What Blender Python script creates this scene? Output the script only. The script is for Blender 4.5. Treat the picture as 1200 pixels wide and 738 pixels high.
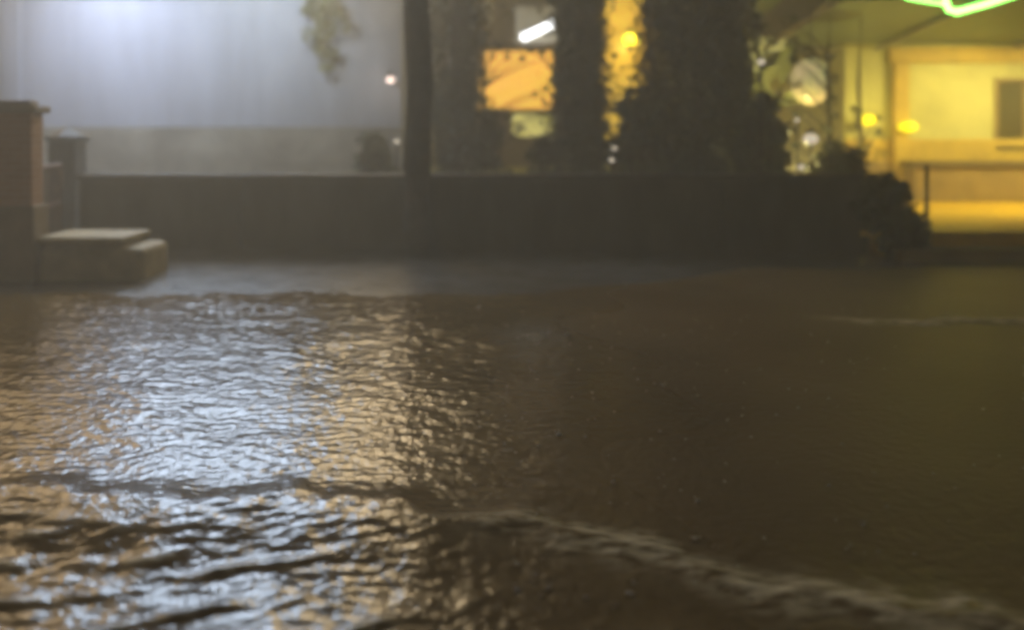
import bpy, bmesh, math, random
import numpy as np
from mathutils import Vector, Matrix, noise as mnoise

for o in list(bpy.data.objects):
    bpy.data.objects.remove(o, do_unlink=True)
S = bpy.context.scene
COL = S.collection
R = math.radians
random.seed(7)
rng = np.random.default_rng(7)

# ------------------------------------------------------------------ camera
H = 1.7                      # eye height over the water
F = 1039.0                   # focal length in pixels of the 1200 px wide photo
cam_d = bpy.data.cameras.new('camera')
cam = bpy.data.objects.new('camera', cam_d)
COL.objects.link(cam)
cam.location = (0, 0, H)
cam.rotation_euler = (R(90), 0, 0)
cam_d.sensor_width = 36
cam_d.lens = F / 1200 * 36
cam_d.shift_y = -(369 - 150) / 1200
cam_d.clip_start = 0.05
cam_d.clip_end = 600
cam_d.dof.use_dof = True
cam_d.dof.focus_distance = 5.0
cam_d.dof.aperture_fstop = 0.52
S.camera = cam

# ------------------------------------------------------------------ sky / sun
W = bpy.data.worlds.new('World')
S.world = W
W.use_nodes = True
nt = W.node_tree
bg = nt.nodes['Background']
sky = nt.nodes.new('ShaderNodeTexSky')
sky.sky_type = 'NISHITA'
sky.sun_disc = False
sky.sun_elevation = R(35)
sky.sun_rotation = R(200)
nt.links.new(sky.outputs[0], bg.inputs[0])
bg.inputs[1].default_value = 0.0022
sd = bpy.data.lights.new('sun', 'SUN')
sd.energy = 0.055
sd.angle = R(12)
sd.color = (1, .84, .52)
so = bpy.data.objects.new('sun', sd)
COL.objects.link(so)
so.rotation_euler = (R(55), 0, R(-20))

S.view_settings.view_transform = 'Standard'
S.view_settings.look = 'None'
S.view_settings.exposure = 0.45
S.view_settings.gamma = 1.0
S.view_settings.use_curve_mapping = False
S.render.engine = 'CYCLES'
S.cycles.use_denoising = True
S.cycles.max_bounces = 6
S.cycles.diffuse_bounces = 2
S.cycles.glossy_bounces = 3
S.cycles.transmission_bounces = 3
S.cycles.volume_bounces = 1
S.cycles.transparent_max_bounces = 4
S.cycles.sample_clamp_indirect = 4.0
S.cycles.pixel_filter_type = 'BLACKMAN_HARRIS'
S.cycles.filter_width = 3.8
S.cycles.volume_step_rate = 4.0

# ------------------------------------------------------------------ helpers
def P(px, py, Y):
    """world point at depth Y on the line of sight through a photo pixel"""
    return Vector(((px - 600) / F * Y, Y, H - (py - 150) / F * Y))

def mat(name, col, rough=.7, var=.25, scale=6, bump=.0, bscale=40, col2=None, spec=.5, metal=0, stretch=None):
    m = bpy.data.materials.new(name)
    m.use_nodes = True
    n, l = m.node_tree.nodes, m.node_tree.links
    b = n['Principled BSDF']
    b.inputs['Roughness'].default_value = rough
    b.inputs['Specular IOR Level'].default_value = spec
    b.inputs['Metallic'].default_value = metal
    tc = n.new('ShaderNodeTexCoord')
    t = n.new('ShaderNodeTexNoise')
    t.inputs['Scale'].default_value = scale
    t.inputs['Detail'].default_value = 6
    t.inputs['Roughness'].default_value = .65
    mp = n.new('ShaderNodeMapping')
    mp.inputs['Scale'].default_value = stretch or (1, 1, 1)
    l.new(tc.outputs['Object'], mp.inputs[0])
    l.new(mp.outputs[0], t.inputs['Vector'])
    r = n.new('ShaderNodeValToRGB')
    r.color_ramp.elements[0].position = .3
    r.color_ramp.elements[1].position = .7
    c2 = col2 or [c * (1 + var) for c in col]
    r.color_ramp.elements[0].color = (*[c * (1 - var) for c in col], 1)
    r.color_ramp.elements[1].color = (*c2, 1)
    l.new(t.outputs['Fac'], r.inputs[0])
    l.new(r.outputs[0], b.inputs['Base Color'])
    if bump:
        t2 = n.new('ShaderNodeTexNoise')
        t2.inputs['Scale'].default_value = bscale
        t2.inputs['Detail'].default_value = 4
        l.new(tc.outputs['Object'], t2.inputs['Vector'])
        bp = n.new('ShaderNodeBump')
        bp.inputs['Strength'].default_value = bump
        bp.inputs['Distance'].default_value = .02
        l.new(t2.outputs['Fac'], bp.inputs['Height'])
        l.new(bp.outputs[0], b.inputs['Normal'])
    return m

def brickmat(name, c1, c2, mortar, scale=1.0, rough=.8):
    m = bpy.data.materials.new(name)
    m.use_nodes = True
    n, l = m.node_tree.nodes, m.node_tree.links
    b = n['Principled BSDF']
    b.inputs['Roughness'].default_value = rough
    tc = n.new('ShaderNodeTexCoord')
    sep = n.new('ShaderNodeSeparateXYZ')
    l.new(tc.outputs['Object'], sep.inputs[0])
    ad = n.new('ShaderNodeMath')
    l.new(sep.outputs[0], ad.inputs[0]); l.new(sep.outputs[1], ad.inputs[1])
    cmb = n.new('ShaderNodeCombineXYZ')
    l.new(ad.outputs[0], cmb.inputs[0]); l.new(sep.outputs[2], cmb.inputs[1])
    br = n.new('ShaderNodeTexBrick')
    br.inputs['Scale'].default_value = scale
    br.inputs['Brick Width'].default_value = .23
    br.inputs['Row Height'].default_value = .075
    br.inputs['Mortar Size'].default_value = .008
    br.inputs['Color1'].default_value = (*c1, 1)
    br.inputs['Color2'].default_value = (*c2, 1)
    br.inputs['Mortar'].default_value = (*mortar, 1)
    l.new(cmb.outputs[0], br.inputs['Vector'])
    l.new(br.outputs['Color'], b.inputs['Base Color'])
    bp = n.new('ShaderNodeBump')
    bp.inputs['Strength'].default_value = .5
    bp.inputs['Distance'].default_value = .01
    bp.invert = True
    l.new(br.outputs['Fac'], bp.inputs['Height'])
    l.new(bp.outputs[0], b.inputs['Normal'])
    return m

def glow(name, col, strength, col2=None, scale=2.0):
    """something that gives off light; uneven like a lit interior seen through glass"""
    m = bpy.data.materials.new(name)
    m.use_nodes = True
    n, l = m.node_tree.nodes, m.node_tree.links
    b = n['Principled BSDF']
    b.inputs['Base Color'].default_value = (*[min(1, c * .6) for c in col], 1)
    b.inputs['Roughness'].default_value = .2
    b.inputs['Emission Color'].default_value = (*col, 1)
    b.inputs['Emission Strength'].default_value = strength
    if col2:
        tc = n.new('ShaderNodeTexCoord')
        t = n.new('ShaderNodeTexNoise')
        t.inputs['Scale'].default_value = scale
        t.inputs['Detail'].default_value = 3
        l.new(tc.outputs['Object'], t.inputs['Vector'])
        r = n.new('ShaderNodeValToRGB')
        r.color_ramp.elements[0].position = .35
        r.color_ramp.elements[1].position = .62
        r.color_ramp.elements[0].color = (*col2, 1)
        r.color_ramp.elements[1].color = (*col, 1)
        l.new(t.outputs['Fac'], r.inputs[0])
        l.new(r.outputs[0], b.inputs['Emission Color'])
    return m

class MB:
    def __init__(s):
        s.bm = bmesh.new()
    def box(s, x0, x1, y0, y1, z0, z1, rot=None):
        c = Vector(((x0 + x1) / 2, (y0 + y1) / 2, (z0 + z1) / 2))
        M = Matrix.Translation(c)
        if rot is not None:
            M = M @ rot.to_4x4()
        M = M @ Matrix.Diagonal((abs(x1 - x0), abs(y1 - y0), abs(z1 - z0), 1))
        bmesh.ops.create_cube(s.bm, size=1, matrix=M)
        return s
    def tube(s, a, b, r0, r1=None, seg=12):
        a, b = Vector(a), Vector(b)
        d = b - a
        q = d.to_track_quat('Z', 'Y').to_matrix().to_4x4()
        M = Matrix.Translation((a + b) / 2) @ q
        bmesh.ops.create_cone(s.bm, cap_ends=True, segments=seg, radius1=r0, radius2=r0 if r1 is None else r1,
                              depth=d.length, matrix=M)
        return s
    def ball(s, c, r, sc=(1, 1, 1), seg=16):
        M = Matrix.Translation(c) @ Matrix.Diagonal((*sc, 1))
        bmesh.ops.create_uvsphere(s.bm, u_segments=seg, v_segments=seg // 2 + 2, radius=r, matrix=M)
        return s
    def path(s, pts, radii, seg=10):
        """tapered bent limb: rings joined into one skin"""
        pts = [Vector(p) for p in pts]
        rings = []
        for i, p in enumerate(pts):
            d = (pts[min(i + 1, len(pts) - 1)] - pts[max(i - 1, 0)]).normalized()
            q = d.to_track_quat('Z', 'Y')
            ring = []
            for k in range(seg):
                a = 2 * math.pi * k / seg
                v = Vector((math.cos(a), math.sin(a), 0)) * radii[i] * (1 + .12 * math.sin(3 * a + i * 1.7))
                ring.append(s.bm.verts.new(p + q @ v))
            rings.append(ring)
        for i in range(len(rings) - 1):
            for k in range(seg):
                s.bm.faces.new((rings[i][k], rings[i][(k + 1) % seg], rings[i + 1][(k + 1) % seg], rings[i + 1][k]))
        s.bm.faces.new(rings[0][::-1]); s.bm.faces.new(rings[-1])
        return s
    def build(s, name, m, parent=None, bevel=0, smooth=False):
        me = bpy.data.meshes.new(name)
        s.bm.to_mesh(me)
        s.bm.free()
        return link(name, me, m, parent, bevel, smooth)

def link(name, me, m, parent=None, bevel=0, smooth=False):
    o = bpy.data.objects.new(name, me)
    COL.objects.link(o)
    me.materials.append(m)
    if parent:
        o.parent = parent
        o.matrix_parent_inverse = Matrix.Identity(4)
        root = parent
        off = Vector()
        while root:
            off += root.location
            root = root.parent
        o.location = -off                      # meshes are laid out in world space
    if bevel:
        b = o.modifiers.new('bevel', 'BEVEL')
        b.width = bevel; b.segments = 2; b.limit_method = 'ANGLE'
    if smooth:
        for p in me.polygons:
            p.use_smooth = True
    return o

def tag(o, label=None, cat=None, group=None, kind=None):
    if label: o['label'] = label
    if cat: o['category'] = cat
    if group: o['group'] = group
    if kind: o['kind'] = kind
    return o

def thing(name, label, cat, loc, group=None):
    o = bpy.data.objects.new(name, None)
    o.empty_display_size = .2
    COL.objects.link(o)
    o.location = loc
    return tag(o, label, cat, group)

def lamp(kind, name, loc, energy, col, parent, radius=.08, target=None, size=R(110), blend=.8):
    d = bpy.data.lights.new(name, kind)
    d.energy = energy; d.color = col
    d.shadow_soft_size = radius
    if kind == 'SPOT':
        d.spot_size = size; d.spot_blend = blend
    o = bpy.data.objects.new(name, d)
    COL.objects.link(o)
    o.parent = parent
    off = Vector()
    root = parent
    while root:
        off += root.location
        root = root.parent
    o.location = Vector(loc) - off
    if target is not None:
        o.rotation_euler = (Vector(target) - Vector(loc)).to_track_quat('-Z', 'Y').to_euler()
    return o

def leaves(name, centers, normals, size, m, parent=None, aspect=.5, jitter=.5):
    """many bent leaf blades in one mesh: centers (n,3)"""
    n = len(centers)
    d = rng.normal(size=(n, 3)); d += normals * 1.0
    d /= np.linalg.norm(d, axis=1)[:, None]
    u = np.cross(d, rng.normal(size=(n, 3))); u /= np.linalg.norm(u, axis=1)[:, None]
    w = np.cross(d, u)
    L = size * (1 + jitter * rng.uniform(-1, 1, n))[:, None]
    a = centers - u * L * .5
    tip = centers + u * L * .5 - d * L * .12
    m1 = centers + w * L * aspect * .5 + d * L * .06
    m2 = centers - w * L * aspect * .5 + d * L * .06
    V = np.stack([a, m1, tip, m2], 1).reshape(-1, 3)
    me = bpy.data.meshes.new(name)
    me.vertices.add(n * 4); me.loops.add(n * 4); me.polygons.add(n)
    me.vertices.foreach_set('co', V.ravel().astype(np.float32))
    me.loops.foreach_set('vertex_index', np.arange(n * 4, dtype=np.int32))
    me.polygons.foreach_set('loop_start', np.arange(0, n * 4, 4, dtype=np.int32))
    me.polygons.foreach_set('loop_total', np.full(n, 4, dtype=np.int32))
    me.update(calc_edges=True)
    return link(name, me, m, parent)

def clumps(specs):
    """points spread through leaf clumps: specs of (centre, radii, count)"""
    C, N = [], []
    for c, r, k in specs:
        v = rng.normal(size=(k, 3)); v /= np.linalg.norm(v, axis=1)[:, None]
        rad = rng.uniform(.15, 1, k) ** .45
        C.append(np.array(c) + v * rad[:, None] * np.array(r)); N.append(v)
    return np.concatenate(C), np.concatenate(N)

def grid_mesh(name, xs, ys, Z, m):
    ny, nx = len(ys), len(xs)
    X, Y = np.meshgrid(xs, ys)
    V = np.stack([X, Y, Z], -1).reshape(-1, 3).astype(np.float32)
    i = np.arange(ny * nx).reshape(ny, nx)
    q = np.stack([i[:-1, :-1], i[:-1, 1:], i[1:, 1:], i[1:, :-1]], -1).reshape(-1, 4)
    me = bpy.data.meshes.new(name)
    me.vertices.add(len(V)); me.loops.add(q.size); me.polygons.add(len(q))
    me.vertices.foreach_set('co', V.ravel())
    me.loops.foreach_set('vertex_index', q.ravel().astype(np.int32))
    me.polygons.foreach_set('loop_start', np.arange(0, q.size, 4, dtype=np.int32))
    me.polygons.foreach_set('loop_total', np.full(len(q), 4, dtype=np.int32))
    me.polygons.foreach_set('use_smooth', np.ones(len(q), dtype=bool))
    me.update(calc_edges=True)
    return link(name, me, m)

# ------------------------------------------------------------------ materials
M = {}
M['soil'] = mat('soil', (.06, .045, .03), .9, .4, 3, .6, 30)
M['garden'] = mat('garden_soil', (.09, .08, .045), .85, .4, 2, .8, 25)
M['pave'] = mat('wet_pavement', (.13, .128, .13), .22, .35, 2.5, .35, 45)
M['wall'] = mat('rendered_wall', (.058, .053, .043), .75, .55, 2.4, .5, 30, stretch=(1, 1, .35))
M['coping'] = mat('coping_stone', (.05, .047, .04), .7, .4, 4, .3, 40)
M['facade'] = mat('pale_render', (.41, .44, .50), .8, .17, 1.6, .2, 40, stretch=(1, 1, .16))
M['pilaster'] = mat('pale_pilaster', (.41, .44, .50), .8, .17, 1.6, .2, 40, stretch=(1, 1, .16))
M['plinth'] = mat('plinth_stone', (.30, .285, .235), .8, .4, 1.6, .3, 30)
M['brick'] = brickmat('brown_brick', (.42, .26, .17), (.36, .22, .14), (.42, .32, .24))
M['cap'] = mat('sandstone_cap', (.24, .20, .14), .7, .2, 5, .3, 40)
M['ledge'] = mat('olive_stone', (.34, .29, .15), .6, .3, 4, .5, 30)
M['rust'] = mat('rusty_iron', (.13, .07, .05), .6, .5, 8, .2, 60, metal=.3)
M['darkblue'] = mat('blue_grey_paint', (.05, .06, .08), .5, .3, 5)
M['black'] = mat('black_metal', (.02, .02, .02), .45, .3, 8)
M['bark'] = mat('bark', (.055, .042, .033), .9, .5, 7, 1.0, 22)
M['leafdark'] = mat('dark_needles', (.045, .055, .022), .7, .5, 2.5)
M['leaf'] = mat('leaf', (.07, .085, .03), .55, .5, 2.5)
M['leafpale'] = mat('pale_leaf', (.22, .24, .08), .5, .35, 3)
M['shopwall'] = mat('dim_render', (.16, .13, .09), .8, .3, 1.2, .2, 30)
M['yellow'] = mat('yellow_render', (.58, .55, .23), .75, .15, 1.4, .2, 40)
M['amber'] = mat('amber_paint', (.55, .38, .06), .6, .2, 3, .15, 40)
M['dado'] = mat('brown_dado', (.26, .18, .07), .6, .25, 3, .2, 40)
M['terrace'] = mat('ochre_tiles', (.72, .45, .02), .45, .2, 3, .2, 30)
M['canopy'] = mat('canopy_sheet', (.13, .18, .11), .5, .2, 2)
M['glassdark'] = mat('dark_glass', (.06, .055, .03), .12, .3, 2)
M['timber'] = mat('dark_timber', (.09, .06, .03), .6, .4, 6)
M['steel'] = mat('grey_steel', (.3, .3, .3), .35, .2, 6, metal=.8)
G = {}
G['white'] = glow('cool_white_interior', (.68, .81, 1.0), 15.5, (.62, .76, .95), .8)
G['warm'] = glow('warm_interior', (1.0, .77, .45), 11.5, (.9, .64, .34), .8)
G['warmdim'] = glow('dim_warm_interior', (1.0, .70, .38), 6.0, (.75, .50, .24), .8)
G['orange'] = glow('orange_shop_interior', (1.0, .50, .07), 1.15, (.85, .50, .05), 1.3)
G['gold'] = glow('gold_stair_interior', (.95, .62, .06), .75, (.45, .27, .03), 2.2)
G['lampwhite'] = glow('white_tube', (.95, .98, 1.0), 5.0)
G['lampyellow'] = glow('yellow_bulb', (1.0, .85, .04), 4.0)
G['wallyellow'] = glow('yellow_wall_lamp', (.88, .74, .01), 1.15)
G['pink'] = glow('pinkish_bulb', (1.0, .80, .72), .8)
G['dim'] = glow('dim_garden_bulb', (1.0, .86, .66), .55)
G['lantern'] = glow('pale_lantern_skin', (.80, .62, .30), .42, (.55, .58, .20), 2.5)
G['neon'] = glow('green_neon', (.26, 1.0, .14), 6.5)
G['lamphalo'] = glow('tube_lamp_halo', (.55, .52, .42), .42, (.20, .19, .13), 2.0)  # dim glow standing in for the halo round the tube lamp
G['palepanel'] = glow('pale_yellow_interior', (.80, .70, .20), .85, (.34, .32, .09), 1.6)

# ------------------------------------------------------------------ ground, pavement
g = MB().box(-74, 74, -24, 74, -.6, -.35).build('ground', M['soil']); tag(g, kind='structure')
g = MB().box(-70, 70, 12.15, 70, -.34, .2).build('garden_ground', M['garden']); tag(g, kind='structure')
xs = np.linspace(-26, 26, 200); ys = np.linspace(8.2, 11.98, 40)
X, Y = np.meshgrid(xs, ys)
Z = -.026 + (Y - 8.2) * .030 + .003 * np.sin(X * .8 + 1) + .003 * np.sin(X * 2.3 + Y)
Z -= .05 * np.clip((X - .0) / 3.0, 0, 1)
pv = grid_mesh('pavement', xs, ys, Z, M['pave']); tag(pv, kind='structure')

# ------------------------------------------------------------------ water
def water_material():
    m = bpy.data.materials.new('muddy_flood_water')
    m.use_nodes = True
    n, l = m.node_tree.nodes, m.node_tree.links
    b = n['Principled BSDF']
    b.inputs['Roughness'].default_value = .09
    b.inputs['IOR'].default_value = 1.34
    tc = n.new('ShaderNodeTexCoord')
    t = n.new('ShaderNodeTexNoise'); t.inputs['Scale'].default_value = .7; t.inputs['Detail'].default_value = 5
    l.new(tc.outputs['Object'], t.inputs['Vector'])
    r = n.new('ShaderNodeValToRGB')
    r.color_ramp.elements[0].position = .3; r.color_ramp.elements[1].position = .75
    r.color_ramp.elements[0].color = (.128, .084, .029, 1)
    r.color_ramp.elements[1].color = (.19, .128, .052, 1)
    l.new(t.outputs['Fac'], r.inputs[0])
    at = n.new('ShaderNodeAttribute'); at.attribute_name = 'foam'
    fn = n.new('ShaderNodeTexNoise'); fn.inputs['Scale'].default_value = 14; fn.inputs['Detail'].default_value = 6
    mp = n.new('ShaderNodeMapping'); mp.inputs['Rotation'].default_value = (0, 0, .4); mp.inputs['Scale'].default_value = (.6, 1.6, 1)
    l.new(tc.outputs['Object'], mp.inputs[0]); l.new(mp.outputs[0], fn.inputs['Vector'])
    mul = n.new('ShaderNodeMath'); mul.operation = 'MULTIPLY'
    fr = n.new('ShaderNodeMapRange'); fr.inputs[1].default_value = .38; fr.inputs[2].default_value = .68
    l.new(fn.outputs['Fac'], fr.inputs[0])
    l.new(at.outputs['Fac'], mul.inputs[0]); l.new(fr.outputs[0], mul.inputs[1])
    mx = n.new('ShaderNodeMix'); mx.data_type = 'RGBA'
    l.new(mul.outputs[0], mx.inputs['Factor'])
    l.new(r.outputs[0], mx.inputs['A'])
    mx.inputs['B'].default_value = (.80, .70, .46, 1)
    l.new(mx.outputs['Result'], b.inputs['Base Color'])
    rm = n.new('ShaderNodeMapRange'); rm.inputs[3].default_value = .13; rm.inputs[4].default_value = .55
    l.new(mul.outputs[0], rm.inputs[0])
    a2 = n.new('ShaderNodeAttribute'); a2.attribute_name = 'beaten'      # rain-beaten, silty stretch of the flood
    ad = n.new('ShaderNodeMath'); ad.operation = 'MULTIPLY_ADD'; ad.use_clamp = True
    l.new(a2.outputs['Fac'], ad.inputs[0]); ad.inputs[1].default_value = .36
    l.new(rm.outputs[0], ad.inputs[2]); l.new(ad.outputs[0], b.inputs['Roughness'])
    # fine rain chop
    t1 = n.new('ShaderNodeTexNoise'); t1.inputs['Scale'].default_value = 17; t1.inputs['Detail'].default_value = 3
    l.new(tc.outputs['Object'], t1.inputs['Vector'])
    b1 = n.new('ShaderNodeBump'); b1.inputs['Strength'].default_value = .8; b1.inputs['Distance'].default_value = .012
    l.new(t1.outputs['Fac'], b1.inputs['Height']); l.new(b1.outputs[0], b.inputs['Normal'])
    return m

def waves(X, Y):
    Z = np.zeros_like(X)
    r = np.random.default_rng(3)
    for lam, amp, n in ((1.3, .0024, 6), (.7, .0014, 8), (.36, .0011, 12), (.19, .0010, 18), (.11, .0009, 26), (.07, .0006, 34)):
        for k in range(n):
            th = r.normal(1.2, .75)
            kk = 2 * math.pi / (lam * r.uniform(.75, 1.3))
            Z += amp * r.uniform(.5, 1.1) / math.sqrt(n) * 1.9 * np.sin(kk * (X * math.cos(th) + Y * math.sin(th)) + r.uniform(0, 6.28))
    calm = np.clip((9.7 - Y) / .7, .45, 1)
    right = 1.05 - .80 * np.clip((X + .3) / 1.5, 0, 1) * np.clip((Y - 2.6) / 1.5, .45, 1)
    near = np.clip(.54 + (Y - 3.0) * .15, .48, 1)
    patch = .95 + .30 * np.sin(X * 1.9 + .8 * np.sin(Y * 2.3)) * np.sin(Y * 1.7 + 1.1 * np.sin(X * 1.3)) + .18 * np.sin(X * 4.3 + Y * 3.1)
    return Z * calm * right * near * patch

# ridges (bow waves) as polylines (x, y, height, width)
RIDGES = [
    ([(-4.5, 4.1), (-2.2, 3.98), (-.9, 3.88), (-.1, 3.80), (.5, 3.55), (1.2, 3.18), (2.2, 2.76), (3.4, 2.46)], .066, .40, .22),
    ([(-2.4, 3.10), (-1.7, 3.18), (-.9, 3.42), (-.35, 3.60)], .013, .035, .05),
    ([(-1.9, 2.88), (-1.1, 3.08), (-.35, 3.34)], .013, .03, .045),
    ([(-1.2, 2.80), (-.6, 2.96), (-.10, 3.24)], .012, .03, .045),
    ([(-.75, 2.82), (-.35, 3.0), (.05, 3.34)], .011, .028, .04),
    ([(-2.2, 2.90), (-1.5, 2.98), (-.9, 3.16)], .012, .03, .045),
    ([(-2.6, 3.42), (-1.6, 3.44), (-.8, 3.58)], .010, .035, .05),
    ([(-3.0, 3.60), (-2.0, 3.62), (-1.2, 3.72)], .010, .035, .05),
    ([(-3.4, 3.9), (-2.3, 3.78), (-1.5, 3.7)], .007, .04, .06),
    ([(2.6, 7.9), (3.6, 7.75), (5.5, 7.9), (8, 8.1)], .020, .12, .10),
    ([(.2, 3.0), (1.2, 2.75), (2.2, 2.45)], .02, .12, .09),
]
def ridge_field(X, Y):
    Z = np.zeros_like(X); Fm = np.zeros_like(X)
    wob = .05 * np.sin(X * 5.1) + .035 * np.sin(X * 11.3 + 1.2) + .02 * np.sin(X * 23.7 + .4)
    for i, (pts, h, wf, wb) in enumerate(RIDGES):
        px = np.array([p[0] for p in pts]); py = np.array([p[1] for p in pts])
        yc = np.interp(X, px, py) + wob * (1.0 if i in (0, 9, 10) else .4)
        fade = np.clip((X - px[0]) / .5, 0, 1) * np.clip((px[-1] - X) / .5, 0, 1)
        d = Y - yc
        prof = np.where(d < 0, np.exp(-(d / wf) ** 2), np.exp(-(d / wb) ** 2)) * fade
        if i == 0:
            k_ = np.clip((X + .5) / .9, 0, 1)
            prof = prof * (1 - k_) + k_ * np.exp(-(d / .085) ** 2) * fade
            Z += h * prof * (1 - .72 * k_)
            Fm += np.exp(-((d - .03) / .11) ** 2) * fade * k_ * 1.7 + .35 * np.exp(-((d + .10) / .10) ** 2) * fade * k_
        else:
            if i < 8:
                prof = prof * np.clip(.55 + .6 * np.sin(X * (6.1 + i) + i * 2.1) + .4 * np.sin(X * (15.3 + i) + i), 0, 1.3)
            Z += h * prof
        if i == 0:
            pass
        elif i == 9:
            Fm += prof * 1.2
        elif i == 10:
            Fm += prof ** 2 * .35
        else:
            Fm += prof ** 2 * .9
    return Z, Fm

# one sheet: fine near the camera, coarse far to the sides
a = np.linspace(-8.5, 8.5, 760)
xs = np.concatenate([np.linspace(-72, -8.6, 60), a, np.linspace(8.6, 72, 60)])
ys = np.concatenate([np.linspace(-22, 2.0, 40)[:-1], np.geomspace(2.0, 9.0, 640)[:-1], np.linspace(9.0, 12.1, 80)])
X, Y = np.meshgrid(xs, ys)
Z1, foam = ridge_field(X, Y)
side = np.clip((9.5 - np.abs(X)) / 2, 0, 1)
Z = waves(X, Y) * side + Z1
wt = grid_mesh('water', xs, ys, Z, water_material())
at = wt.data.attributes.new('foam', 'FLOAT', 'POINT')
at.data.foreach_set('value', np.clip(foam, 0, 1).ravel().astype(np.float32))
at2 = wt.data.attributes.new('beaten', 'FLOAT', 'POINT')
bt = np.clip((X - .2 + .35 * np.sin(Y * 1.9) + .2 * np.sin(X * 3 + Y * 4)) / 1.6, 0, 1)
at2.data.foreach_set('value', bt.ravel().astype(np.float32))
tag(wt, kind='structure')

# ------------------------------------------------------------------ haze
hz = MB().box(-76, 76, -26, 76, -1.6, 13).build('haze', bpy.data.materials.new('rain_haze'))
hm = hz.data.materials[0]; hm.use_nodes = True
hn = hm.node_tree.nodes
hn.remove(hn['Principled BSDF'])
pvn = hn.new('ShaderNodeVolumePrincipled')
pvn.inputs['Color'].default_value = (1, .95, .80, 1)
pvn.inputs['Density'].default_value = .024
pvn.inputs['Anisotropy'].default_value = .25
hm.node_tree.links.new(pvn.outputs[0], hn['Material Output'].inputs['Volume'])
tag(hz, kind='stuff')

# ------------------------------------------------------------------ pale building on the left
YB = 16.0
b = thing('pale_building', 'pale blue grey rendered building behind the low wall with lit upper windows', 'building', (-7.4, YB, .2))
bx0, bx1 = -15.5, -2.0
wins = [(-14.6, -12.0, 'warmdim'), (-10.7, -7.75, 'warmdim'), (-7.25, -3.85, 'white'), (-3.5, -.75, 'warm')]
z0w, z1w = 4.30, 7.7
w = MB()
w.box(bx0, bx1, YB, YB + 7, 1.72, 4.1)            # ground storey
bx2 = -.5                                          # overhang added so the wide warm window tints the water
w.box(bx0, bx2, YB, YB + 7, 4.103, z0w)
w.box(bx0, bx2, YB, YB + 7, z1w, 10.2)
w.box(-1.16, -.86, YB + .1, YB + .4, .15, 4.1)
edges = [bx0] + [v for a_ in wins for v in a_[:2]] + [bx2]
for i in range(0, len(edges), 2):
    w.box(edges[i], edges[i + 1], YB, YB + 7, z0w, z1w)
w.build('wall', M['facade'], b)
MB().box(bx0 - .04, bx1 + .04, YB - .07, YB + 7.04, .2, 1.7).build('plinth', M['plinth'], b, .02)
MB().box(bx0 - .1, bx2 + .1, YB - .16, YB + .003, 4.08, 4.2).build('string_course', M['pilaster'], b, .02)
MB().box(bx0 - .3, bx2 + .3, YB - .3, YB + 7.3, 10.203, 10.5).build('roof', M['coping'], b, .03)
for px in (14,):
    x = (px - 600) / F * YB
    MB().box(x - .17, x + .17, YB - .05, YB + .004, 1.70, 4.07).build('pilaster', M['pilaster'], b, .02)
for x0, x1, k in wins:
    f = MB()
    f.box(x0 - .08, x1 + .08, YB - .06, YB + .1, z0w - .08, z0w).box(x0 - .08, x1 + .08, YB - .06, YB + .1, z1w, z1w + .08)
    nm = max(1, int((x1 - x0) / 1.3))
    for i in range(nm + 1):
        x = x0 + (x1 - x0) * i / nm
        f.box(x - .03, x + .03, YB - .05, YB + .1, z0w, z1w)
    f.box(x0, x1, YB - .047, YB + .09, z0w + 1.9, z0w + 1.96)
    wf = f.build('window', M['black'], b)
    MB().box(x0, x1, YB + .05, YB + .07, z0w, z1w).build('pane', G[k], wf)

def floodlight(px, z, energy, col, label):
    x = (px - 600) / F * YB
    t = thing('floodlight', label, 'floodlight', (x, YB - .1, z), 'floodlights on the pale building')
    MB().tube((x, YB - .01, z), (x, YB - 1.75, z + .1), .03).build('bracket', M['black'], t)
    MB().box(x - .22, x + .22, YB - 1.92, YB - 1.70, z + .02, z + .20).build('housing', M['black'], t, .02)
    MB().box(x - .18, x + .18, YB - 1.90, YB - 1.72, z - .012, z + .018).build('lens', G['lampwhite'], t)
    lamp('SPOT', 'floodlight_beam', (x, YB - 1.8, z - .06), energy, col, t, .3, (x, YB + .2, z - 1.9), R(150), 1.0)
floodlight(140, 5.0, 500, (.70, .77, 1), 'black floodlight on a long bracket, above the left half of the pale wall')
floodlight(318, 4.75, 190, (.72, .84, 1), 'black floodlight on a long bracket, above the right half of the pale wall')

x = (458 - 600) / F * (YB - .2)
t = thing('wall_lantern', 'small pinkish white wall lantern at the right corner of the pale building', 'lamp', (x, YB - .1, 2.5))
zc = H + 55 / F * YB
MB().box(x - .03, x + .03, YB - .2, YB + .003, zc - .03, zc + .03).build('bracket', M['black'], t)
MB().ball((x, YB - .24, zc), .06, (1.5, 1, 1)).build('globe', G['pink'], t, smooth=True)
MB().tube((x, YB - .24, zc + .08), (x, YB - .24, zc + .14), .09, .02).build('cap', M['black'], t)
lamp('POINT', 'lantern_light', (x, YB - .4, zc), 2, (1, .8, .65), t, .08)

# ------------------------------------------------------------------ boundary wall
t = thing('boundary_wall', 'long low dark rendered wall across the street above the flooded pavement', 'wall', (0, 11.95, 0))
x0, x1 = P(92, 0, 11.8).x, P(1010, 0, 11.8).x
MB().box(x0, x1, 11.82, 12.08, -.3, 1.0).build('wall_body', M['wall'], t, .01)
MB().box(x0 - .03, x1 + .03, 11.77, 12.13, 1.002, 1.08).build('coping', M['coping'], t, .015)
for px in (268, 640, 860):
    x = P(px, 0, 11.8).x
    MB().box(x - .17, x + .17, 11.74, 11.822, -.3, 1.0).build('pier', M['wall'], t, .01)

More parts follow.
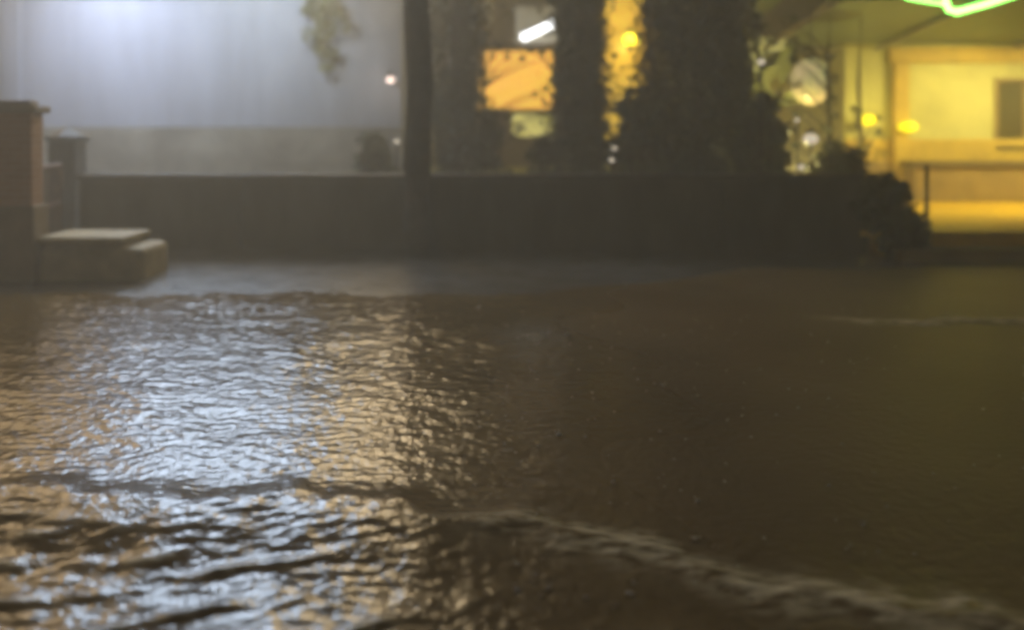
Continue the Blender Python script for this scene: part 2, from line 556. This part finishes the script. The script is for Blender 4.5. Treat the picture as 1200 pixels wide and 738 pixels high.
# pillar, gate leaf, ledge, dark post at the left edge
xl = P(-24, 0, 9.7).x; xr = P(37, 0, 9.7).x
t = thing('brick_pillar', 'brown brick gate pillar with a sandstone cap at the left edge of the street', 'pillar', ((xl + xr) / 2, 9.9, 0))
MB().box(xl, xr, 9.7, 9.94, -.1, 1.86).build('shaft', M['brick'], t, .006)
MB().box(xl - .04, xr + .04, 9.66, 9.98, -.1, .85).build('base', M['cap'], t, .01)
MB().box(xl - .06, xr + .06, 9.64, 10.0, 1.862, 1.94).box(xl + .03, xr - .03, 9.73, 9.91, 1.938, 2.0).build('cap', M['cap'], t, .015)

gx0, gx1 = P(40, 0, 10.4).x, P(64, 0, 11.6).x
t = thing('iron_gate', 'narrow rusty brown iron gate between the brick pillar and the dark post', 'gate', (gx0, 10.4, .1))
f = MB()
A, B = Vector((gx0, 10.3, .12)), Vector((gx1 + .02, 11.7, .12))
for k in range(9):
    p = A.lerp(B, k / 8)
    f.tube(p, p + Vector((0, 0, 1.1)), .018 if k % 8 else .035, seg=8)
f.build('bar', M['rust'], t)
f = MB()
for z in (.1, .6, 1.1):
    f.tube(A + Vector((0, 0, z)), B + Vector((0, 0, z)), .022, seg=8)
f.build('rail', M['rust'], t)

x = P(78, 0, 12.3).x
t = thing('gate_post', 'dark blue grey square post with a pyramid cap at the end of the low wall', 'post', (x, 12.3, 0))
MB().box(x - .18, x + .18, 12.15, 12.5, -.3, 1.52).build('shaft', M['darkblue'], t, .01)
MB().box(x - .21, x + .21, 12.12, 12.53, 1.522, 1.58).tube((x, 12.325, 1.58), (x, 12.325, 1.70), .27, .03, 4).build('cap', M['darkblue'], t)

lx0, lx1 = P(40, 0, 9.7).x, P(166, 0, 9.7).x
t = thing('stone_ledge', 'low olive stone ledge with a lighter slab on top, right of the brick pillar', 'ledge', ((lx0 + lx1) / 2, 10, 0))
MB().box(lx0, lx1, 9.75, 10.5, -.1, .38).build('base', M['ledge'], t, .07)
MB().box(lx0 + .02, lx1 - .28, 9.80, 10.45, .382, .43).box(lx0 - .02, lx1 - .22, 9.72, 10.5, .43, .50).build('slab', M['ledge'], t, .03)

# ------------------------------------------------------------------ street tree in front of the wall
tx = P(489, 0, 11.45).x
t = thing('street_tree', 'dark straight tree trunk in front of the low wall with its crown overhead', 'tree', (tx, 11.45, 0))
pts = [(tx, 11.45, -.3), (tx + .01, 11.45, .25), (tx - .01, 11.46, 1.2), (tx + .02, 11.46, 2.2), (tx - .01, 11.5, 3.3), (tx + .03, 11.55, 4.4), (tx, 11.6, 6.4), (tx + .05, 11.6, 8.2)]
tr = MB().path(pts, [.25, .205, .18, .17, .165, .15, .13, .07], 14)
for k in range(6):
    an = k * 1.05 + .3
    s_ = Vector((tx, 11.52, 7.0 + .2 * k))
    e = s_ + Vector((math.cos(an) * 1.5, math.sin(an) * 1.2, 1.0 + .15 * k))
    tr.path([s_, s_.lerp(e, .5) + Vector((0, 0, .15)), e], [.08, .055, .02], 8)
tr.build('trunk', M['bark'], t, smooth=True)
sp = []
for k in range(26):
    an = rng.uniform(0, 6.28); rr = rng.uniform(.2, 1.7)
    sp.append(((tx + math.cos(an) * rr, 11.6 + math.sin(an) * rr * .8, rng.uniform(8.0, 10.2)), (.5, .5, .38), 190))
C, N = clumps(sp)
leaves('crown', C, N, .13, M['leaf'], t)

# pale creeper on the right part of the pale building
x0c = P(381, 0, YB).x
t = thing('climbing_plant', 'pale yellow green creeper hanging down the right part of the pale building', 'plant', (x0c, YB - .1, 4.0))
tr = MB()
for k in range(3):
    xx = x0c + (k - 1) * .12
    tr.path([(xx, YB - .06, 4.07), (xx + .05, YB - .09, 3.6), (xx - .02, YB - .08, 3.2), (xx + .03, YB - .07, 2.75)], [.014, .012, .010, .006], 6)
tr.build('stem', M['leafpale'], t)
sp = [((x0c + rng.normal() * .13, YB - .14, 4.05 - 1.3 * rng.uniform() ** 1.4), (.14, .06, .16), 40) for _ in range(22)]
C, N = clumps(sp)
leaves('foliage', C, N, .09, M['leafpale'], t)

# ------------------------------------------------------------------ dark evergreens behind the wall
def evergreen(px, Yd, prof, n, label, size=.12, m='leafdark', group='dark evergreens behind the low wall', cat='tree', name='cypress_tree', depth=.8):
    """prof: (z, half width) pairs up the crown"""
    x = P(px, 0, Yd).x
    t = thing(name, label, cat, (x, Yd, .2), group)
    zt = prof[-1][0]
    MB().path([(x, Yd, .1), (x + .03, Yd, zt * .4), (x - .02, Yd, zt * .7), (x, Yd, zt * .93)], [.15, .12, .08, .02], 10).build('trunk', M['bark'], t, smooth=True)
    zz = np.array([p[0] for p in prof]); ww = np.array([p[1] for p in prof])
    # sprays: tufts that poke out unevenly
    k = n // 40
    C, N = [], []
    zs = rng.uniform(zz[0], zz[-1], k * 3)
    keep = rng.uniform(0, ww.max(), k * 3) < np.interp(zs, zz, ww) + .1
    zs = zs[keep][:k]
    for z in zs:
        wv = np.interp(z, zz, ww)
        an = rng.uniform(0, 6.28); rr = wv * rng.uniform(.2, 1.0) ** .5 * rng.uniform(.85, 1.05)
        c = np.array((x + math.cos(an) * rr, Yd + math.sin(an) * rr * depth, z))
        v = rng.normal(size=(40, 3)) * np.array((.11, .11, .20))
        C.append(c + v)
        o = np.array((math.cos(an), math.sin(an), .5))
        N.append(np.repeat(o[None], 40, 0))
    leaves('crown', np.concatenate(C), np.concatenate(N), size, M[m], t, aspect=.45)
    return t
evergreen(815, 13.6, [(.3, .9), (1.2, 1.05), (2.0, .98), (2.6, .88), (4, .84), (6, .62), (7.6, .1)], 26000,
          'broad dark evergreen tree, the largest and darkest behind the low wall')
evergreen(681, 14.2, [(.3, .42), (1.2, .44), (2.2, .40), (4, .38), (5.4, .28), (6.2, .05)], 11000,
          'narrow dark evergreen tree between the orange window and the gold strip')
evergreen(534, 14.8, [(.8, .30), (1.6, .42), (3, .50), (4.6, .50), (6, .3), (6.6, .05)], 7000,
          'thin dark evergreen tree just right of the bare street tree trunk')

def shrub(px, Yd, ztop, half, n, label, m='leaf', size=.11, zb=.2):
    x = P(px, 0, Yd).x
    t = thing('shrub', label, 'shrub', (x, Yd, zb), 'shrubs behind the low wall')
    st = MB()
    for k in range(5):
        an = k * 1.26
        st.path([(x, Yd, zb - .05), (x + math.cos(an) * half * .3, Yd + math.sin(an) * .15, zb + (ztop - zb) * .4),
                 (x + math.cos(an) * half * .6, Yd + math.sin(an) * .3, zb + (ztop - zb) * .75)], [.03, .02, .008], 6)
    st.build('stem', M['bark'], t)
    sp = []
    for k in range(n // 50):
        u = rng.normal(size=3); u /= np.linalg.norm(u)
        rr = rng.uniform(.3, 1) ** .5 * .85
        c = (x + u[0] * half * rr, Yd + u[1] * half * .6 * rr, (zb + ztop) / 2 + u[2] * (ztop - zb) / 2 * rr)
        sp.append((c, (.17, .17, .15), 50))
    C, N = clumps(sp)
    leaves('crown', C, N, size, M[m], t)
def zat(py, Yd): return H - (py - 150) / F * Yd
shrub(747, 13.0, zat(95, 13.0), .42, 4000, 'dark leafy shrub at the left foot of the broad evergreen')
shrub(893, 13.0, zat(98, 13.0), .42, 4500, 'dark leafy shrub at the right foot of the broad evergreen')
shrub(985, 12.9, zat(165, 12.9), .45, 3600, 'dark rounded shrub below the round lantern near the yellow building')
shrub(1060, 11.45, zat(246, 11.45), .26, 1600, 'lowest dark shrub, spilling past the wall end at the terrace corner', zb=-.05)
shrub(1030, 11.9, zat(205, 11.9), .42, 2600, 'low dark shrub at the right end of the low wall')
shrub(575, 14.4, zat(118, 14.4), .34, 1300, 'loose low shrub below the left half of the orange window')
shrub(640, 14.6, zat(138, 14.6), .30, 900, 'thin shrub below the right half of the orange window')
shrub(440, 13.6, zat(150, 13.6), .38, 1500, 'small shrub left of the bare street tree trunk')

def sapling(px, Yd, label, tufts, leafm, size, n):
    x = P(px, 0, Yd).x
    t = thing('sapling', label, 'tree', (x, Yd, .2), 'thin saplings in the gaps')
    tr = MB()
    tr.path([(x, Yd, .1), (x + .03, Yd, 1.2), (x - .03, Yd, 2.4), (x + .02, Yd, 3.6)], [.04, .035, .03, .012], 8)
    cs = []
    for (tx_, ty_, rad) in tufts:
        c = P(tx_, ty_, Yd); c.y += rng.uniform(-.25, .25)
        b0 = Vector((x, Yd, max(.8, c.z - .5)))
        tr.path([b0, b0.lerp(c, .5) + Vector((0, 0, .06)), c], [.018, .012, .004], 6)
        cs.append((tuple(c), (rad, rad, rad * .8), n))
    tr.build('trunk', M['bark'], t, smooth=True)
    C, N = clumps(cs)
    leaves('crown', C, N, size, M[leafm], t)
sapling(568, 15.4, 'thin leafy sapling at the ragged left edge of the orange window',
        [(558, 62, .16), (566, 78, .12), (556, 100, .2), (570, 122, .2), (588, 134, .16), (596, 66, .10), (580, 56, .14), (612, 70, .07), (628, 112, .10), (640, 104, .08), (598, 12, .18), (596, 136, .12), (640, 132, .09), (606, 158, .12), (652, 66, .08), (562, 128, .16), (560, 30, .2)], 'leaf', .075, 26)
sapling(654, 15.2, 'thin leafy sapling at the ragged right edge of the orange window',
        [(656, 62, .14), (650, 92, .09), (656, 130, .14), (646, 152, .14), (610, 150, .12), (660, 20, .14), (634, 62, .07), (622, 58, .06)], 'leaf', .075, 26)
sapling(972, 13.5, 'thin leafy sapling beside the round lantern',
        [(925, 72, .10), (934, 98, .12), (928, 118, .10), (938, 134, .10), (968, 120, .14), (978, 92, .10), (976, 140, .18), (962, 150, .10), (948, 58, .08), (972, 68, .08), (932, 170, .09), (955, 182, .10), (970, 190, .14), (910, 48, .12), (894, 34, .14), (920, 28, .14)], 'leaf', .075, 30)
sapling(1008, 14.6, 'thin leafy sapling before the left wall lamp of the yellow building',
        [(1002, 128, .07), (1004, 150, .11), (1026, 154, .09), (1012, 132, .05), (1034, 138, .05), (1010, 172, .16), (1030, 178, .14), (1000, 190, .16)], 'leaf', .07, 26)
# ------------------------------------------------------------------ lit shop far behind the trees
YS = 24.0
t = thing('shop_building', 'dim shop behind the dark trees with orange and gold lit windows', 'building', (1.8, YS, .2))
wn = [(P(562, 0, YS).x, P(655, 0, YS).x, zat(128, YS), zat(60, YS), 'orange'),
      (P(704, 0, YS).x, P(760, 0, YS).x, zat(168, YS), zat(-40, YS), 'gold'),
      (P(878, 0, YS).x, P(978, 0, YS).x, zat(205, YS), zat(45, YS), 'palepanel')]
w = MB()
X0, X1, ZT = -2.6, 9.8, 7.0
ex = [X0] + [v for a_ in wn for v in a_[:2]] + [X1]
for i in range(0, len(ex), 2):
    w.box(ex[i], ex[i + 1], YS, YS + 6, .2, ZT)
for x0, x1, za, zb, k in wn:
    w.box(x0, x1, YS, YS + 6, .2, za); w.box(x0, x1, YS, YS + 6, zb, ZT)
w.build('wall', M['shopwall'], t)
MB().box(X0 - .3, X1 + .3, YS - .4, YS + 6.3, ZT + .003, ZT + .25).build('roof', M['coping'], t, .02)
for x0, x1, za, zb, k in wn:
    f = MB()
    f.box(x0 - .06, x1 + .06, YS - .05, YS + .1, za - .06, za).box(x0 - .06, x1 + .06, YS - .05, YS + .1, zb, zb + .06)
    f.box(x0 - .06, x0, YS - .048, YS + .1, za, zb).box(x1, x1 + .06, YS - .048, YS + .1, za, zb)
    wf = f.build('window', M['timber'], t)
    MB().box(x0, x1, YS + .06, YS + .08, za, zb).build('pane', G[k], wf)
lx, lr = P(600, 0, YS).x, P(650, 0, YS).x
wf = MB().box(lx - .06, lr + .06, YS - .046, YS - .004, zat(160, YS) - .06, zat(133, YS)).build('window', M['timber'], t)
MB().box(lx, lr, YS - .06, YS - .047, zat(160, YS), zat(134, YS)).build('pane', G['palepanel'], wf)
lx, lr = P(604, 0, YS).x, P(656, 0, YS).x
wf = MB().box(lx - .06, lr + .06, YS - .046, YS - .004, zat(56, YS), zat(6, YS)).build('window', M['timber'], t)  # backing frame added behind the tube lamp to hold its halo
MB().box(lx, lr, YS - .06, YS - .047, zat(54, YS), zat(8, YS)).build('pane', G['lamphalo'], wf)  # glowing panel, paints the hazy light around the lamp
ax0, ax1 = wn[0][0] - .2, wn[0][1] + .2
MB().box(ax0, ax1, YS - .8, YS - .06, wn[0][3] + .10, wn[0][3] + .15, Matrix.Rotation(R(12), 3, 'X')).build('awning', M['timber'], t)

p = P(630, 38, YS - .5)
t = thing('tube_lamp', 'bright white tube lamp tilted above the orange window', 'lamp', p)
MB().tube(p + Vector((-.42, 0, -.16)), p + Vector((.42, 0, .22)), .085).build('tube', G['lampwhite'], t, smooth=True)
MB().tube(p + Vector((-.42, .09, -.03)), p + Vector((.42, .09, .35)), .07).build('housing', M['steel'], t)
MB().tube(p + Vector((0, .1, .15)), p + Vector((0, .56, .15)), .03).build('bracket', M['black'], t)
p = P(740, 46, YS - .4)
t = thing('bulb_lamp', 'bright yellow bulb lamp at the gold lit strip beside the broad evergreen', 'lamp', p)
MB().ball(p, .20, (1.1, 1, .75)).build('bulb', G['lampyellow'], t, smooth=True)
MB().tube(p + Vector((0, 0, .13)), p + Vector((0, 0, .27)), .15, .05).build('shade', M['black'], t)
MB().tube(p + Vector((0, 0, .22)), p + Vector((0, .45, .22)), .03).build('bracket', M['black'], t)
lamp('POINT', 'bulb_lamp_light', p + Vector((0, -.4, 0)), 60, (1, .72, .12), t, .2)

# low yellow garden kerb seen over the wall top
kx0, kx1 = P(500, 0, 18).x, P(770, 0, 18).x
t = MB().box(kx0, kx1, 18, 18.3, .15, zat(196, 18)).build('garden_wall', M['yellow'], None, .02)
tag(t, 'low yellow garden wall just visible over the dark wall top, under the orange window', 'wall')

# garden lights on the wall top
def garden_light(px, py, Yd, label, r=.05):
    p = P(px, py, Yd)
    t = thing('garden_light', label, 'lamp', (p.x, p.y, 1.08 if Yd < 12.2 else .2), 'small white garden lights')
    MB().tube((p.x, p.y, 1.081 if Yd < 12.2 else .15), p, .015, seg=8).build('stake', M['black'], t)
    MB().ball(p, r * .85, (1.3, 1, .9), 12).build('globe', G['dim'], t, smooth=True)
    MB().tube(p + Vector((0, 0, r * .9)), p + Vector((0, 0, r * 1.5)), r, .01, 10).build('cap', M['black'], t)
garden_light(465, 166, 13.2, 'faint white garden light on a stake left of the bare trunk', .04)
garden_light(465, 205, 11.95, 'white garden light low on the wall top left of the bare trunk', .022)
garden_light(720, 174, 12.4, 'higher of two close garden lights by the left shrub', .035)
garden_light(717, 188, 12.0, 'lower of two close garden lights by the left shrub', .035)
garden_light(892, 73, 13.0 - .9, 'tall white garden light at the upper edge of the right shrub', .05)
garden_light(934, 141, 12.4, 'white garden light under the round lantern', .035)
garden_light(950, 163, 12.5, 'biggest white garden light, below the round lantern', .10)
garden_light(939, 196, 12.1, 'small white garden light on the wall top below the round lantern', .045)

# round lantern and broad-leaved plant in the gap beside the yellow building
p = P(950, 96, 14.2)
t = thing('round_lantern', 'pale round paper lantern hanging between the right shrub and the yellow building', 'lantern', p)
MB().ball(p, .33, (.95, .95, 1.15), 24).build('skin', G['lantern'], t, smooth=True)
MB().tube(p + Vector((0, 0, .36)), p + Vector((0, 0, .42)), .11).build('rim', M['black'], t)
MB().tube(p + Vector((0, 0, .42)), (p.x, p.y, 3.62), .010, seg=6).build('cord', M['black'], t)

def blade(mb, base, tip, width, droop):
    base, tip = Vector(base), Vector(tip)
    d = (tip - base); s_ = d.cross(Vector((0, 1, 0.25))).normalized()
    prev = None
    n = 10
    for i in range(n + 1):
        u = i / n
        c = base + d * u + Vector((0, 0, -droop * (u * u)))
        wv = width * (math.sin(math.pi * min(1, .08 + u * .92)) ** .7) + .008
        row = [mb.bm.verts.new(c - s_ * wv + Vector((0, -.04, .05))), mb.bm.verts.new(c), mb.bm.verts.new(c + s_ * wv + Vector((0, -.04, .05)))]
        if prev:
            for k in range(2):
                mb.bm.faces.new((prev[k], prev[k + 1], row[k + 1], row[k]))
        prev = row
bxp = P(905, 0, 14.6).x
t = thing('banana_plant', 'broad leaved plant lit pale yellow behind the right shrub', 'plant', (bxp, 14.6, .2))
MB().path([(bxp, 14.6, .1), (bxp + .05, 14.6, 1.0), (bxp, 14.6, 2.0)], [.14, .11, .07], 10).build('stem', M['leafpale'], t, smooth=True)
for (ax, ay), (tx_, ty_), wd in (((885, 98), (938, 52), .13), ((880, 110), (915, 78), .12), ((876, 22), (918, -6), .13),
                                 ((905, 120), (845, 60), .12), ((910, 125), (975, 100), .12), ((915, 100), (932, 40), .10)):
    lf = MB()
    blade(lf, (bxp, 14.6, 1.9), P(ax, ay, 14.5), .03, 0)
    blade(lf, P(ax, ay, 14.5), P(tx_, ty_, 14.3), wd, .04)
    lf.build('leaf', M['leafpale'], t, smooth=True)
lamp_p = P(925, 150, 13.9)  # unseen lamp added to brighten the broad leaved plant
t = thing('plant_fill_lamp', 'added amber fill lamp in the bed, lighting the broad leaved plant', 'lamp', (lamp_p.x, lamp_p.y, .2))
MB().tube((lamp_p.x, lamp_p.y, .15), (lamp_p.x, lamp_p.y, .5), .02).build('stake', M['black'], t)
MB().tube((lamp_p.x, lamp_p.y, .5), (lamp_p.x, lamp_p.y, .62), .05, .07).build('head', G['lampyellow'], t)
lamp('POINT', 'plant_fill_light', (lamp_p.x, lamp_p.y, .85), 160, (1, .84, .30), t, .08)

# ------------------------------------------------------------------ yellow building with terrace and canopy (right)
YR = 17.0
b = thing('yellow_building', 'yellow rendered single storey building with amber trim and a dark window', 'building', (8.5, YR, .4))
fx0 = P(990, 0, YR).x; fx1 = 17.5
wx0, wx1 = P(1169, 0, YR).x, P(1232, 0, YR).x
wz0, wz1 = zat(172, YR), zat(96, YR)
zt = zat(52, YR)
w = MB()
w.box(fx0, wx0, YR, YR + 5, .3, zt).box(wx1, fx1, YR, YR + 5, .3, zt)
w.box(wx0, wx1, YR, YR + 5, .3, wz0).box(wx0, wx1, YR, YR + 5, wz1, zt)
w.build('wall', M['yellow'], b)
f = MB()
f.box(wx0 - .07, wx1 + .07, YR - .05, YR + .1, wz0 - .07, wz0).box(wx0 - .07, wx1 + .07, YR - .05, YR + .1, wz1, wz1 + .07)
f.box(wx0 - .07, wx0, YR - .047, YR + .1, wz0, wz1).box(wx1, wx1 + .07, YR - .047, YR + .1, wz0, wz1)
f.box((wx0 + wx1) / 2 - .03, (wx0 + wx1) / 2 + .03, YR - .03, YR + .1, wz0, wz1)
wf = f.build('window', M['dado'], b)
MB().box(wx0, wx1, YR + .05, YR + .07, wz0, wz1).build('pane', M['glassdark'], wf)
MB().box(fx0 + .0, fx1, YR - .06, YR + .003, .3, zat(190, YR)).build('dado', M['dado'], b, .01)
MB().box(fx0 + .0, fx1, YR - .05, YR + .003, zat(190, YR) + .002, zat(163, YR)).build('dado_band', M['amber'], b, .01)
cx = P(1052, 0, YR).x
MB().box(cx - .14, cx + .14, YR - .20, YR + .003, .4, zat(74, YR)).build('pilaster', M['amber'], b, .02)
MB().box(cx - .20, fx1, YR - .16, YR + .004, zat(74, YR) + .003, zat(56, YR)).build('fascia', M['amber'], b, .02)
MB().box(fx0 - .05, fx1 + .2, YR + .2, YR + 5.2, zt + .004, zt + .25).build('roof', M['canopy'], b, .02)

xs0, xs1 = P(1040, 0, 11.5).x, 17.0
t = thing('raised_terrace', 'raised ochre tiled terrace lit amber in front of the yellow building', 'terrace', (8, 13, 0))
v = MB()
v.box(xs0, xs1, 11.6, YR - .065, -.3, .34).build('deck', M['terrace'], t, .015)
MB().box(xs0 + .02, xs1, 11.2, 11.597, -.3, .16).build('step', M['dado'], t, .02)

# canopy: a sloping sheet on beams with a green neon edge
c = thing('entrance_canopy', 'grey green sloping canopy over the terrace edged with green neon tubes', 'canopy', (8.5, 14.5, .34))
ca0, ca1 = P(946, 0, 14.2).x, 15.5
def quad_slab(pts, th):
    m_ = MB()
    lo = [m_.bm.verts.new(p_) for p_ in pts]
    hi = [m_.bm.verts.new(Vector(p_) + Vector((0, 0, th))) for p_ in pts]
    m_.bm.faces.new(lo[::-1]); m_.bm.faces.new(hi)
    for i in range(4):
        m_.bm.faces.new((lo[i], lo[(i + 1) % 4], hi[(i + 1) % 4], hi[i]))
    return m_
zf = zat(-4, 13.0); zb_ = zat(54, YR)
quad_slab([(ca0, 13.0, zf), (ca1, 13.0, zf), (ca1, YR + .15, zb_ + .02), (ca0 + .5, YR + .15, zb_ + .02)], .06).build('roof_sheet', M['canopy'], c)
MB().box(ca0 - .03, ca1, 12.94, 13.0, zf - .05, zf + .30).build('fascia', M['canopy'], c, .01)
for x in (ca0 + .1, 7.0, 9.6, 12.2, 15.2):
    MB().tube((x, 13.06, zf - .05), (x, YR - .01, zb_ - .05), .045).build('beam', M['steel'], c)
for x in (9.65, 15.2):
    MB().tube((x, 13.15, .34), (x, 13.15, zf - .04), .06).build('post', M['steel'], c)
def neon(pts, r):
    m_ = MB()
    m_.path(pts, [r] * len(pts), 10)
    return m_.build('neon_tube', G['neon'], c, smooth=True)
Yn = 12.9
neon([P(1062, -2, Yn), P(1085, 2, Yn), P(1106, 5, Yn)], .018)
neon([P(1106, -12, Yn), P(1108, 2, Yn), P(1112, 12, Yn), P(1122, 14, Yn), P(1152, 6, Yn), P(1190, -6, Yn)], .042)

def wall_lamp(px, py, label, e):
    p = P(px, py, YR - .28)
    t = thing('wall_lamp', label, 'lamp', p, 'yellow wall lamps on the yellow building')
    MB().box(p.x - .07, p.x + .07, YR - .08, YR - .003 + .006, p.z - .1, p.z + .1).build('back_plate', M['black'], t)
    MB().tube(p + Vector((0, .02, -.02)), (p.x, YR - .06, p.z - .02), .02).build('arm', M['black'], t)
    MB().ball(p, .13, (1.5, 1, .85)).build('globe', G['wallyellow'], t, smooth=True)
    lamp('POINT', 'wall_lamp_light', p + Vector((0, -.28, .02)), e, (1, .80, .12), t, .1)
wall_lamp(1016, 141, 'glowing yellow wall lamp left of the amber pilaster', 5)
wall_lamp(1064, 149, 'glowing yellow wall lamp just right of the amber pilaster', 3)

def ceiling_lamp(x, Yd, label, e):
    z = zf + (zb_ - zf) * (Yd - 13) / (YR - 13)
    t = thing('canopy_lamp', label, 'lamp', (x, Yd, z - .02), 'amber lamps under the canopy')
    MB().tube((x, Yd, z + .01), (x, Yd, z - .10), .03).build('stem', M['black'], t)
    MB().tube((x, Yd, z - .20), (x, Yd, z - .09), .18, .07, 20).build('shade', M['black'], t)
    MB().ball((x, Yd, z - .20), .09, (1, 1, .6)).build('bulb', G['lampyellow'], t, smooth=True)
    lamp('SPOT', 'canopy_lamp_light', (x, Yd, z - .30), e, (1, .84, .30), t, .12, (x - .8, YR - .8, .4), R(140), .7)
ceiling_lamp(9.1, 14.4, 'amber lamp under the canopy above the dark window, just off the right edge', 500)
ceiling_lamp(11.8, 14.6, 'amber lamp under the canopy farthest along the terrace', 300)

# counter and dark post on the terrace
p0, p1 = P(1070, 0, 16.2).x, P(1290, 0, 16.2).x
t = thing('serving_counter', 'long brown counter on the terrace below the dark window', 'counter', ((p0 + p1) / 2, 16.45, .34))
MB().box(p0 + .06, p1 - .06, 16.25, 16.7, .341, zat(196, 16.2)).build('front', M['dado'], t, .01)
MB().box(p0, p1, 16.18, 16.75, zat(196, 16.2) + .002, zat(190, 16.2)).build('worktop', M['timber'], t, .01)
p = P(1086, 0, 12.6)
t = thing('bollard', 'thin dark bollard at the front edge of the amber terrace', 'bollard', (p.x, 12.6, .34))
MB().tube((p.x, 12.6, .33), (p.x, 12.6, zat(197, 12.6)), .03).build('shaft', M['black'], t)
MB().ball((p.x, 12.6, zat(196, 12.6)), .04).build('cap', M['black'], t, smooth=True)
MB().tube((p.x, 12.6, .341), (p.x, 12.6, .38), .09, .06).build('base_plate', M['black'], t)

# ------------------------------------------------------------------ rain splashes on the water
fm = mat('bubble_foam', (.70, .66, .58), .25, .1, 10)
_t = bmesh.new(); bmesh.ops.create_uvsphere(_t, u_segments=7, v_segments=5, radius=1)
_tv = np.array([v.co[:] for v in _t.verts]); _tf = [[v.index for v in f.verts] for f in _t.faces]; _t.free()
class Drops:
    def __init__(s): s.v = []; s.f = []; s.n = 0
    def ball(s, c, r, sc, seg=0):
        s.v.append(_tv * r * np.array(sc) + np.array(c)); s.f += [[i + s.n for i in f] for f in _tf]; s.n += len(_tv)
    def build(s, name, m, parent=None, smooth=False):
        me = bpy.data.meshes.new(name); me.from_pydata(np.concatenate(s.v).tolist(), [], s.f)
        return link(name, me, m, parent, 0, smooth)
m_ = Drops()
def splash(px, py, r):
    d = H * F / (py - 150)
    c = P(px, py, d); c.z = .006
    m_.ball(c, r, (1.3, 1, .8), 8)
    for k in range(4):
        an = random.uniform(0, 6.28); q = r * random.uniform(1.3, 2.4)
        m_.ball(c + Vector((math.cos(an) * q, math.sin(an) * q, random.uniform(0, r * 1.5))), r * random.uniform(.25, .5), (1, 1, 1), 6)
for px, py, r in ((665, 392, .012), (778, 452, .011), (655, 510, .012), (623, 607, .011), (740, 697, .008), (718, 566, .007), (818, 588, .008),
                  (815, 632, .009), (606, 692, .008), (880, 702, .006), (605, 662, .008), (560, 300.9 + 60, .012), (642, 690, .006), (1012, 616, .006)):
    splash(px, py, r * 1.1)
for k in range(330):
    py = 150 + 200 / random.uniform(.34, .95)
    px = min(max(random.gauss(560, 330), 0), 1200)
    splash(px, py, random.uniform(.0025, .006))
sp_ = m_.build('foam', fm, None, smooth=True)
tag(sp_, kind='stuff')
